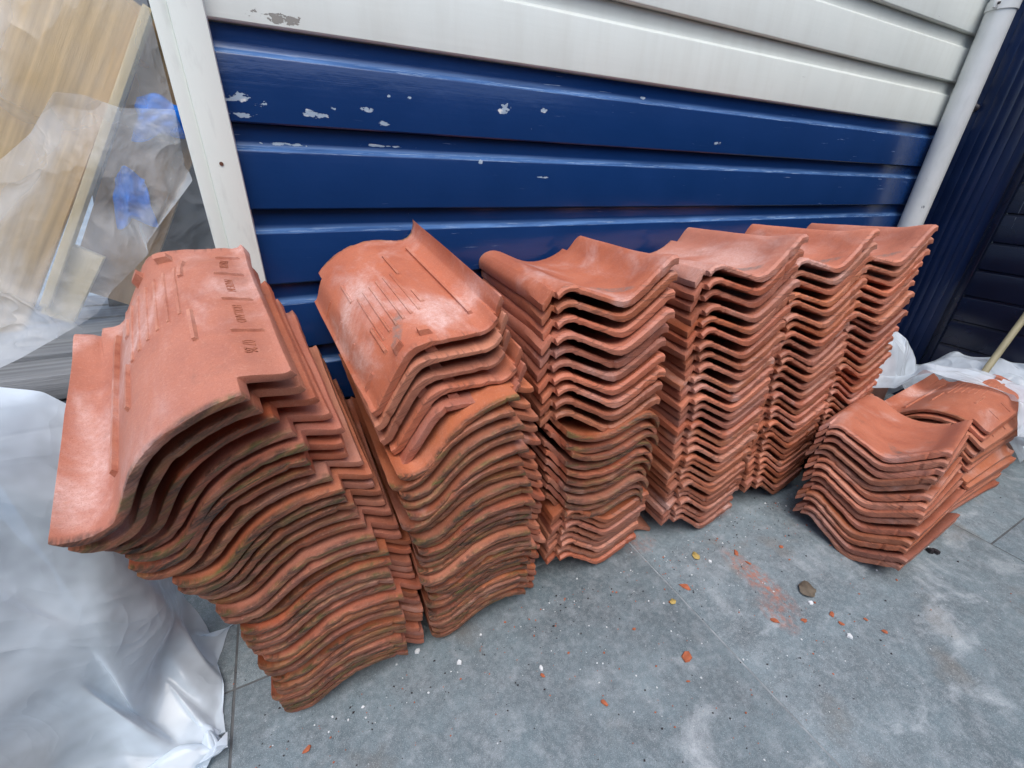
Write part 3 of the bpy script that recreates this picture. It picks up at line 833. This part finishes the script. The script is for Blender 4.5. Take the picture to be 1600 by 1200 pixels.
# beams under them
for k, (yb_, zb_) in enumerate(((.90, .548), (.91, .498), (.905, .448))):
    lab = ('weathered grey beam on top, below the clear sheet', 'weathered grey beam, second from the top under the clear sheet', 'weathered grey beam, lowest of three under the clear sheet')[k]
    o = link('timber_beam', from_bm(box_bm((-.65, -.045, -.022), (.50, .045, .022), .003), smooth=40), M_WOOD_GREY)
    o.location = (-.70, yb_ + .045, zb_ + .022); tag(o, lab, 'beam', 'weathered beams stacked by the corner')
for k in range(4):
    o = link('timber_beam', from_bm(box_bm((-.65, -.05, -.02), (.50, .05, .02), .003), smooth=40), M_WOOD_GREY)
    o.location = (-.70, 1.07 + .115 * k, .57)
    tag(o, ('weathered deck beam behind the front beam', 'weathered deck beam, second behind the front beam', 'weathered deck beam, third behind the front beam', 'weathered deck beam, rearmost')[k], 'beam', 'weathered beams stacked by the corner')
for x_ in (-1.15, -.45):
    o = link('timber_block', from_bm(box_bm((-.08, -.25, 0), (.08, .25, .445), .004), smooth=40), M_WOOD_GREY)
    o.location = (x_, 1.19, 0); tag(o, 'timber block carrying the %s of the weathered beams' % ('left end' if x_ < -1 else 'right end'), 'block', 'blocks under the beams')

# ================================================================== POLYTHENE SHEETS (draped as cloth)
def sd_box(P, c, hs, rad, rot=None):
    Q = P - np.array(c)
    if rot is not None: Q = Q @ rot
    q = np.abs(Q) - (np.array(hs) - rad)
    out = np.maximum(q, 0); lo = np.linalg.norm(out, axis=-1)
    ins = np.minimum(q.max(-1), 0)
    dist = lo + ins - rad
    n = np.where(lo[..., None] > 1e-9, out / np.maximum(lo, 1e-9)[..., None], (q == q.max(-1, keepdims=True)).astype(float)) * np.sign(Q + 1e-12)
    if rot is not None: n = n @ rot.T
    return dist, n
def sd_ell(P, c, r):
    Q = (P - np.array(c)) / np.array(r)
    k0 = np.linalg.norm(Q, axis=-1); g = Q / np.array(r); k1 = np.linalg.norm(g, axis=-1)
    return k0 * (k0 - 1) / np.maximum(k1, 1e-6), g / np.maximum(k1, 1e-6)[..., None]
def drape(P, rest, colliders, pins=None, steps=160, iters=8, g=-6.0, dt=0.016, damp=0.985, bend=0.25, stretch=0.95, thick=0.004, fric=0.5, lim=None):
    V = np.zeros_like(P); P = P.copy()
    du, dv = rest
    wgt = np.ones(P.shape[:2])
    if pins is not None: wgt[pins] = 0.0
    def con(A, B, wa, wb, d, k):
        D = B - A; ln = np.linalg.norm(D, axis=-1, keepdims=True); ws = (wa + wb)[..., None]
        C = np.where(ws > 0, k * (ln - d) / np.maximum(ln, 1e-9) / np.maximum(ws, 1e-9), 0) * D
        A += C * wa[..., None]; B -= C * wb[..., None]
    for s in range(steps):
        V[..., 2] += g * dt; V *= damp
        V[wgt == 0] = 0
        O = P.copy(); P = P + V * dt
        for it in range(iters):
            for o in (0, 1):
                n = (P.shape[1] - o) // 2
                con(P[:, o:o + 2 * n:2], P[:, o + 1:o + 2 * n:2], wgt[:, o:o + 2 * n:2], wgt[:, o + 1:o + 2 * n:2], du, stretch)
                n = (P.shape[0] - o) // 2
                con(P[o:o + 2 * n:2], P[o + 1:o + 2 * n:2], wgt[o:o + 2 * n:2], wgt[o + 1:o + 2 * n:2], dv, stretch)
            dd = math.hypot(du, dv)
            for o in (0, 1):
                n = (P.shape[0] - o) // 2
                A = slice(o, o + 2 * n, 2); B = slice(o + 1, o + 2 * n, 2)
                con(P[A, :-1], P[B, 1:], wgt[A, :-1], wgt[B, 1:], dd, 0.5 * stretch)
                con(P[A, 1:], P[B, :-1], wgt[A, 1:], wgt[B, :-1], dd, 0.5 * stretch)
            if it % 2 == 0 and bend > 0:
                con(P[:, :-2], P[:, 2:], wgt[:, :-2] * .5, wgt[:, 2:] * .5, 2 * du, bend * .5)
                con(P[:-2], P[2:], wgt[:-2] * .5, wgt[2:] * .5, 2 * dv, bend * .5)
            for fn in colliders:
                dist, n = fn(P)
                pen = np.where((dist < thick) & (wgt > 0), thick - dist, 0)
                hit = pen > 0
                P += n * pen[..., None]
                if fric > 0:
                    mv = P - O; tn = mv - (mv * n).sum(-1, keepdims=True) * n
                    P -= np.where(hit[..., None], tn * fric, 0)
        V = (P - O) / dt
        sp = np.linalg.norm(V, axis=-1, keepdims=True); V *= np.minimum(1, 1.6 / np.maximum(sp, 1e-9))
    return P
def floor(P):
    n = np.zeros_like(P); n[..., 2] = 1
    return P[..., 2], n
def yplane(y0, sgn=-1):
    def fn(P):
        n = np.zeros_like(P); n[..., 1] = sgn
        return (P[..., 1] - y0) * sgn, n
    return fn
def xplane(x0, sgn=-1):
    def fn(P):
        n = np.zeros_like(P); n[..., 0] = sgn
        return (P[..., 0] - x0) * sgn, n
    return fn
def ridged(P, seed, layers):
    '''sharp-creased crumple: warped triangle waves pushed along the surface normal'''
    r = np.random.default_rng(seed)
    du = np.gradient(P, axis=1); dv = np.gradient(P, axis=0)
    n = np.cross(du, dv); n /= np.maximum(np.linalg.norm(n, axis=-1, keepdims=True), 1e-9)
    h = np.zeros(P.shape[:2])
    for (freq, amp, cnt) in layers:
        for k in range(cnt):
            d = r.standard_normal(3); d /= np.linalg.norm(d)
            w1 = r.standard_normal(3) * freq * .6; w2 = r.standard_normal(3) * freq * .8
            ph = P @ d * freq + .35 * np.sin(P @ w1 + r.uniform(0, 6)) + .25 * np.sin(P @ w2 + r.uniform(0, 6)) + r.uniform(0, 1)
            tri = 1 - np.abs(2 * (ph - np.floor(ph)) - 1) * 2
            m = .5 + .5 * np.sin(P @ r.standard_normal(3) * freq * .9 + r.uniform(0, 6))
            h += amp * tri * m
    return P + n * h[..., None]
def facets(P, step, jit, seed, up=8, sm=2):
    '''re-sample a draped sheet into big creased planes'''
    r = np.random.default_rng(seed)
    ny, nx = P.shape[:2]
    jj = np.arange(0, ny, step); ii = np.arange(0, nx, step)
    J, I = np.meshgrid(jj, ii, indexing='ij')
    Jr = np.clip(J + r.integers(-step // 2 + 1, step // 2, J.shape) * ((J > 0) & (J < jj[-1])), 0, ny - 1)
    Ir = np.clip(I + r.integers(-step // 2 + 1, step // 2, I.shape) * ((I > 0) & (I < ii[-1])), 0, nx - 1)
    du = np.gradient(P, axis=1); dv = np.gradient(P, axis=0)
    n = np.cross(du, dv); n /= np.maximum(np.linalg.norm(n, axis=-1, keepdims=True), 1e-9)
    K = P[Jr, Ir] + n[Jr, Ir] * r.normal(0, jit, J.shape)[..., None]
    K[..., 2] = np.maximum(K[..., 2], .003)
    h, w_ = K.shape[:2]
    flip = r.random((h - 1, w_ - 1)) < .5
    H, W_ = (h - 1) * up + 1, (w_ - 1) * up + 1
    out = np.zeros((H, W_, 3))
    for a in range(H):
        ca = min(a // up, h - 2); fa = a / up - ca
        for b in range(W_):
            cb = min(b // up, w_ - 2); fb = b / up - cb
            p00, p01, p10, p11 = K[ca, cb], K[ca, cb + 1], K[ca + 1, cb], K[ca + 1, cb + 1]
            if flip[ca, cb]:
                out[a, b] = p00 + (p01 - p00) * fb + (p11 - p01) * fa if fb >= fa else p00 + (p11 - p10) * fb + (p10 - p00) * fa
            else:
                out[a, b] = p00 + (p01 - p00) * fb + (p10 - p00) * fa if fa + fb <= 1 else p11 + (p10 - p11) * (1 - fb) + (p01 - p11) * (1 - fa)
    for _ in range(sm):
        out[1:-1, 1:-1] = .4 * out[1:-1, 1:-1] + .15 * (out[:-2, 1:-1] + out[2:, 1:-1] + out[1:-1, :-2] + out[1:-1, 2:])
    return out
def grid_mesh(P, name, mat, keepf=None):
    ny, nx = P.shape[:2]
    faces = [(j * nx + i, j * nx + i + 1, (j + 1) * nx + i + 1, (j + 1) * nx + i) for j in range(ny - 1) for i in range(nx - 1)]
    me = mesh_from(P.reshape(-1, 3).tolist(), faces, name)
    for p in me.polygons: p.use_smooth = True
    o = link(name, me, mat)
    md = o.modifiers.new('sub', 'SUBSURF'); md.levels = 1; md.render_levels = 1
    return o
rng = np.random.default_rng(5)
def smooth_noise(shape, k, amp):
    a = rng.standard_normal(shape)
    for _ in range(k):
        a = (a + np.roll(a, 1, 0) + np.roll(a, -1, 0) + np.roll(a, 1, 1) + np.roll(a, -1, 1)) / 5
    return a / a.std() * amp
def rotm(a, axis):
    return np.array(Matrix.Rotation(a, 3, axis))

# clear sheet hanging over the planks
nu, nv = 84, 84
u = np.linspace(0, 1, nu); v_ = np.linspace(0, 1, nv)
U, Vv = np.meshgrid(u, v_)
P = np.zeros((nv, nu, 3))
P[..., 0] = -1.25 + U * 1.16
P[..., 2] = 0.56 + Vv * 1.18
P[..., 1] = 1.115 + 0.05 * np.sin(U * 9 + Vv * 5) * (1 - 0.5 * Vv) + smooth_noise((nv, nu), 12, 0.012)
pins = np.zeros((nv, nu), bool)
pins[-1, ::3] = True
pins[50:54, -1] = True; pins[40, -2:] = True
lean = rotm(math.atan2(.37, .58), 'Y')
cols = [yplane(1.165), lambda q: sd_box(q, (-.70, 1.0, .575), (.55, .10, .03), .01), floor, xplane(-.085)]
P[-1, :, 0] *= 0.97
# gather the right side towards the post
PS = drape(P, (1.30 / (nu - 1), 1.30 / (nv - 1)), cols, pins, steps=130, iters=7, bend=0.3, g=-7)
PS = ridged(facets(PS, 11, .020, 3, 12, 10), 3, ((3.2, .008, 2), (9, .0018, 3)))
sheet = grid_mesh(PS, 'plastic_sheet', M_FILM_CLEAR)
tag(sheet, 'clear plastic sheet hanging over leaning planks left of the corner post', 'plastic sheet')

# the sheet's doubled-over flap: a curved upper edge with a milky double layer below it
nu2, nv2 = 60, 50
edge_px = [(-160, 300), (-60, 262), (0, 232), (40, 150), (70, 112), (96, 104), (132, 126), (172, 152), (215, 160), (262, 158), (300, 190)]
ew = [on_wall(a, b, 1.075) for a, b in edge_px]
Uf, Vf = np.meshgrid(np.linspace(0, 1, nu2), np.linspace(0, 1, nv2))
xf = np.interp(Uf, np.linspace(0, 1, len(ew)), [p.x for p in ew]); zt = np.interp(Uf, np.linspace(0, 1, len(ew)), [p.z for p in ew])
zlow = np.interp(xf, [-1.0, -.45, -.30, -.20, -.12], [.585, .585, .69, .80, .90])
ylow = np.interp(xf, [-1.0, -.42, -.30, -.20, -.12], [.893, .893, .95, 1.02, 1.06])
FP = np.stack([xf, ylow + (1.088 - ylow) * np.clip(Vf, 0, 1) ** .55 - .02 * np.sin(Vf * 3.0) * (1 - .4 * Uf), zlow + (zt - zlow) * Vf], -1)
FP = ridged(facets(FP, 9, .009, 21, 9, 8), 5, ((3.5, .007, 2), (10, .0016, 3)))
fold = grid_mesh(FP, 'flap', M_FILM_CLEAR); fold.parent = sheet
# blue tarpaulin scraps behind it
def crumple(name, c, sx, sz, amp, mat, label, cat, seed):
    r = np.random.default_rng(seed); n = 26
    U, Vv = np.meshgrid(np.linspace(-1, 1, n), np.linspace(-1, 1, n))
    rad = np.sqrt(U ** 2 + Vv ** 2); ang = np.arctan2(Vv, U)
    k = 1 + .18 * np.sin(3 * ang + seed) + .1 * np.sin(5 * ang)
    a = r.standard_normal((n, n))
    for _ in range(9): a = (a + np.roll(a, 1, 0) + np.roll(a, -1, 0) + np.roll(a, 1, 1) + np.roll(a, -1, 1)) / 5
    Q = np.stack([c[0] + U * sx * k + .25 * sx * Vv, c[1] + a / a.std() * amp + .02 * rad, c[2] + Vv * sz * k], -1)
    o = grid_mesh(Q, name, mat)
    md = o.modifiers.new('thick', 'SOLIDIFY'); md.thickness = 0.002
    tag(o, label, cat, 'blue tarpaulin scraps'); return o
crumple('tarpaulin_scrap', (-.175, 1.175, .985), .040, .034, .0045, M_BLUECLOTH, 'upper blue tarpaulin scrap behind the clear sheet by the post', 'tarpaulin', 2)
crumple('tarpaulin_scrap', (-.262, 1.175, .838), .029, .048, .0045, M_BLUECLOTH, 'lower blue tarpaulin scrap behind the clear sheet', 'tarpaulin', 3)

# milky sheet heaped at lower left
nu, nv = 110, 104
u = np.linspace(0, 1, nu); v_ = np.linspace(0, 1, nv); U, Vv = np.meshgrid(u, v_)
P = np.zeros((nv, nu, 3))
ax_ = np.interp(U, [0, .55, 1], [0, .80, 1.42]); by_ = np.interp(Vv, [0, .72, 1], [0, .68, 1.02])
by_ = 1.02 - by_
dropx = np.maximum(ax_ - .80, 0); dropy = np.maximum(by_ - .30, 0)
P[..., 0] = -1.12 + np.minimum(ax_, .80) + .03 * (dropx > 0) + .06 * dropx
P[..., 1] = .92 - np.minimum(by_, .30) - .02 * (dropy > 0) - .10 * dropy
P[..., 2] = .655 - np.minimum(np.maximum(dropx, dropy) * .9, .64) + smooth_noise((nv, nu), 9, 0.012)
cols = [floor, lambda q: sd_box(q, (-.76, .775, .30), (.43, .125, .335), .07), lambda q: sd_ell(q, (-.62, .64, .14), (.22, .11, .30)),
        lambda q: sd_ell(q, (-.98, .58, .2), (.28, .18, .36)), xplane(-.170, -1), yplane(.905)]
PS = drape(P, (1.50 / (nu - 1), 1.16 / (nv - 1)), cols, None, steps=120, iters=7, bend=0.12, g=-5, fric=0.5)
for _ in range(4):
    PS[1:-1, 1:-1] = .3 * PS[1:-1, 1:-1] + .175 * (PS[:-2, 1:-1] + PS[2:, 1:-1] + PS[1:-1, :-2] + PS[1:-1, 2:])
PS = ridged(facets(PS, 10, .020, 7, 12, 9), 7, ((3, .008, 2), (9, .0012, 2)))
PS[..., 2] = np.maximum(PS[..., 2], .003)
heap = grid_mesh(PS, 'plastic_sheet', M_FILM_MILKY)
tag(heap, 'milky crumpled plastic sheet heaped on the ground at lower left beside the stack', 'plastic sheet')
# sacks under it
def sack(c, r, label, mat, seed):
    bm = bmesh.new(); bmesh.ops.create_icosphere(bm, subdivisions=4, radius=1)
    for v in bm.verts:
        p = v.co.copy(); n = noise.noise(p * 1.7 + Vector((seed, 0, 0))) * .12 + noise.noise(p * 5 + Vector((0, seed, 0))) * .05
        s = [math.copysign(abs(p[k]) ** 0.75, p[k]) for k in range(3)]
        v.co = Vector([c[k] + s[k] * r[k] * (1 + n) * 0.92 for k in range(3)])
        v.co.z = max(v.co.z, 0.002)
    o = link('rubble_sack', from_bm(bm, smooth=60), mat); tag(o, label, 'sack', 'sacks under the milky sheet'); return o
M_SACK = mat_plain('sack', (0.13, 0.15, 0.19), 0.7, 0.3, 8)
M_SACK2 = mat_plain('sack_brown', (0.30, 0.22, 0.17), 0.7, 0.3, 8)
sack((-.72, .79, .27), (.28, .07, .28), 'tall grey sack standing under the milky sheet beside the beams', M_SACK, 1)
sack((-.62, .66, .12), (.16, .07, .20), 'brownish sack lying under the milky sheet at lower left', M_SACK2, 2)

# milky sheet behind the small stacks on the right
nu, nv = 76, 70
u = np.linspace(0, 1, nu); v_ = np.linspace(0, 1, nv); U, Vv = np.meshgrid(u, v_)
P = np.zeros((nv, nu, 3))
P[..., 0] = 1.96 + U * 0.52
P[..., 1] = 0.24 + Vv * 0.72
P[..., 2] = 0.46 + smooth_noise((nv, nu), 6, 0.03)
cols = [floor, lambda q: sd_ell(q, (2.12, .82, .12), (.26, .15, .27)), lambda q: sd_ell(q, (2.34, .50, .08), (.16, .24, .25)), lambda q: sd_box(q, (1.90, .44, .15), (.23, .16, .17), .02),
        xplane(2.485), yplane(.965)]
PS = drape(P, (0.78 / (nu - 1), 1.08 / (nv - 1)), cols, None, steps=120, iters=7, bend=0.10, g=-6, fric=0.6)
PS = ridged(facets(PS, 6, .012, 9, 8, 5), 9, ((8, .005, 2), (18, .0014, 3)))
PS[..., 2] = np.maximum(PS[..., 2], .003)
sh3 = grid_mesh(PS, 'plastic_sheet', M_FILM_MILKY2)
tag(sh3, 'milky plastic sheet heaped behind the small stacks against the navy wall', 'plastic sheet')
M_SACK3 = mat_plain('sack_red', (0.36, 0.19, 0.15), 0.7, 0.3, 8)
o = sack((2.12, .82, .10), (.21, .11, .21), 'reddish sack under the milky sheet at right beside the downpipe', M_SACK3, 4)
o = sack((2.34, .50, .07), (.11, .18, .17), 'reddish sack under the milky sheet at the right edge', M_SACK3, 5)

# pole leaning at the far right
a = Vector((2.38, .68, .05)); b_ = Vector((2.46, .30, .75))
d1 = ray(1578, 527); d2 = ray(1600, 497)
p1 = Vector((0, 0, .92)) + d1 * (2.36 / d1.x); p2 = Vector((0, 0, .92)) + d2 * (2.44 / d2.x)
dr = (p2 - p1).normalized()
v, f = tube([p1 - dr * .25, p1, p2, p2 + dr * .6], .011, 12)
o = link('wooden_pole', mesh_from(v, f, smooth=40), M_BAMBOO); tag(o, 'thin wooden pole leaning behind the plastic at the right edge', 'pole')

# ================================================================== LITTER ON THE SLABS
def shard(px, py, size, mat, name, label, cat, group, seed, thick=0.25, elong=1.6):
    r = random.Random(seed); n = r.randint(5, 7); q = on_ground(px, py); a0 = r.uniform(0, 6.28)
    bm = bmesh.new(); low = []; hi = []
    for k in range(n):
        a = 2 * math.pi * k / n + r.uniform(-.3, .3); rr = size * r.uniform(.6, 1.1)
        x, y = math.cos(a) * rr * elong, math.sin(a) * rr
        x, y = x * math.cos(a0) - y * math.sin(a0), x * math.sin(a0) + y * math.cos(a0)
        low.append(bm.verts.new((x, y, 0))); hi.append(bm.verts.new((x * .85, y * .85, size * thick * r.uniform(.7, 1.3))))
    bm.faces.new(list(reversed(low))); bm.faces.new(hi)
    for k in range(n): bm.faces.new((low[k], low[(k + 1) % n], hi[(k + 1) % n], hi[k]))
    o = link(name, from_bm(bm), mat); o.location = (q.x, q.y, 0.0012); tag(o, label, cat, group); return o
SH_ = [(1073, 1028, .011, 'longest clay shard, alone in the middle of the slabs'), (1070, 917, .009, 'triangular clay shard in front of the third and fourth stacks'),
       (1150, 864, .008, 'clay shard at the top of the red dust streak'), (1169, 880, .005, 'small clay crumb inside the red dust streak'),
       (1220, 855, .006, 'clay shard close to the small front stack'), (1210, 970, .008, 'reddish clay shard below the red dust streak'), (1257, 970, .006, 'clay shard just below the dry leaf'),
       (1300, 960, .006, 'clay shard right of the dry leaf'), (1315, 975, .005, 'tiny clay shard right of the dry leaf'), (1382, 987, .006, 'clay shard near the right, out on the open slabs'),
       (943, 1098, .006, 'clay shard out in front, nearest the bottom edge of the slabs'), (848, 1056, .005, 'clay shard left of centre on the open slabs'),
       (480, 1172, .006, 'clay shard at the bottom near the leftmost stack'), (1352, 968, .004, 'clay crumb beside the white pebble'), (1075, 1065, .003, 'clay crumb below the longest clay shard')]
for k, (px, py, s, lab) in enumerate(SH_):
    shard(px, py, s, M_SHARD, 'clay_shard', lab, 'shard', 'clay shards on the slabs', k + 40)
WH = [(1327, 995, .008, 'white pebble lying right of the dry leaf'), (1266, 943, .007, 'white chip touching the dry leaf'), (718, 1036, .007, 'white chip beside the second stack'),
      (845, 1044, .006, 'white chip out on the open slabs left of centre'), (1109, 878, .006, 'white chip right of the yellow leaf'), (652, 1018, .006, 'white chip at the foot of the leftmost stack')]
for k, (px, py, s, lab) in enumerate(WH):
    shard(px, py, s, M_CHIP, 'white_chip', lab, 'chip', 'white chips on the slabs', k + 70, .5, 1.2)
def leaf(px, py, size, mat, label, seed, rot):
    r = random.Random(seed); q = on_ground(px, py); n = 18
    bm = bmesh.new(); c = bm.verts.new((0, 0, size * .10)); ring = []
    for k in range(n):
        a = 2 * math.pi * k / n; rr = size * (1 + .05 * math.sin(5 * a + seed) + r.uniform(-.05, .05)) * (1 - .28 * abs(math.sin(a)))
        ring.append(bm.verts.new((math.cos(a) * rr, math.sin(a) * rr, size * (.02 + .22 * abs(math.sin(2 * a + seed))))))
    for k in range(n): bm.faces.new((c, ring[k], ring[(k + 1) % n]))
    me = from_bm(bm, smooth=60); o = link('fallen_leaf', me, mat); o.location = (q.x, q.y, .002); o.rotation_euler = (0, 0, rot)
    md = o.modifiers.new('thick', 'SOLIDIFY'); md.thickness = 0.0006
    tag(o, label, 'leaf', 'fallen leaves'); return o
leaf(1260, 923, .026, M_LEAF, 'curled brown dry leaf on the slabs before the small front stack', 1, .5)
leaf(1087, 870, .013, M_YELLOW, 'small yellow leaf before the third and fourth stacks', 2, 1.2)
leaf(1051, 941, .009, M_YELLOW, 'tiny yellow leaf beside the triangular clay shard', 3, .2)
for k, (px, py) in enumerate(((1452, 862), (1461, 863))):
    shard(px, py, .010, M_DARK, 'pebble', ('left' if k == 0 else 'right') + ' of two dark pebbles right of the small front stack', 'pebble', 'dark pebbles', 90 + k, .9, 1.1)

# fine chips nobody could count
r = random.Random(8)
def litter(name, count, mat, smin, smax, label, seed):
    r = random.Random(seed); vs = []; fs = []
    for k in range(count):
        x = r.uniform(-.35, 2.2); y = r.uniform(.02, .72)
        q_ = r.random()
        if q_ < .35: x = r.gauss(.75, .35); y = r.uniform(.1, .6)
        elif q_ < .75: x = r.uniform(-.2, 1.7); y = .55 - abs(r.gauss(0, .07))
        s = r.uniform(smin, smax) * (r.random() ** 2 + .4); a = r.uniform(0, 6.28); b0 = len(vs); n = 5
        for zz, sc in ((0, 1), (s * .5, .7)):
            for i in range(n):
                t_ = a + 2 * math.pi * i / n; e = 1.5 if i % 2 else .8
                vs.append((x + math.cos(t_) * s * sc * e, y + math.sin(t_) * s * sc, .0005 + zz))
        fs.append(tuple(b0 + n + i for i in range(n)))
        for i in range(n): fs.append((b0 + i, b0 + (i + 1) % n, b0 + n + (i + 1) % n, b0 + n + i))
    o = link(name, mesh_from(vs, fs), mat); tag(o, label, 'litter', kind='stuff'); return o
litter('chip_litter', 300, M_CHIP, .0008, .0024, 'fine white chips scattered over the grey slabs', 4)
litter('clay_litter', 420, M_SHARD, .0008, .0026, 'fine red clay crumbs scattered over the grey slabs', 5)
litter('grit_litter', 700, M_DARK, .0008, .002, 'fine dark grit scattered over the grey slabs', 6)
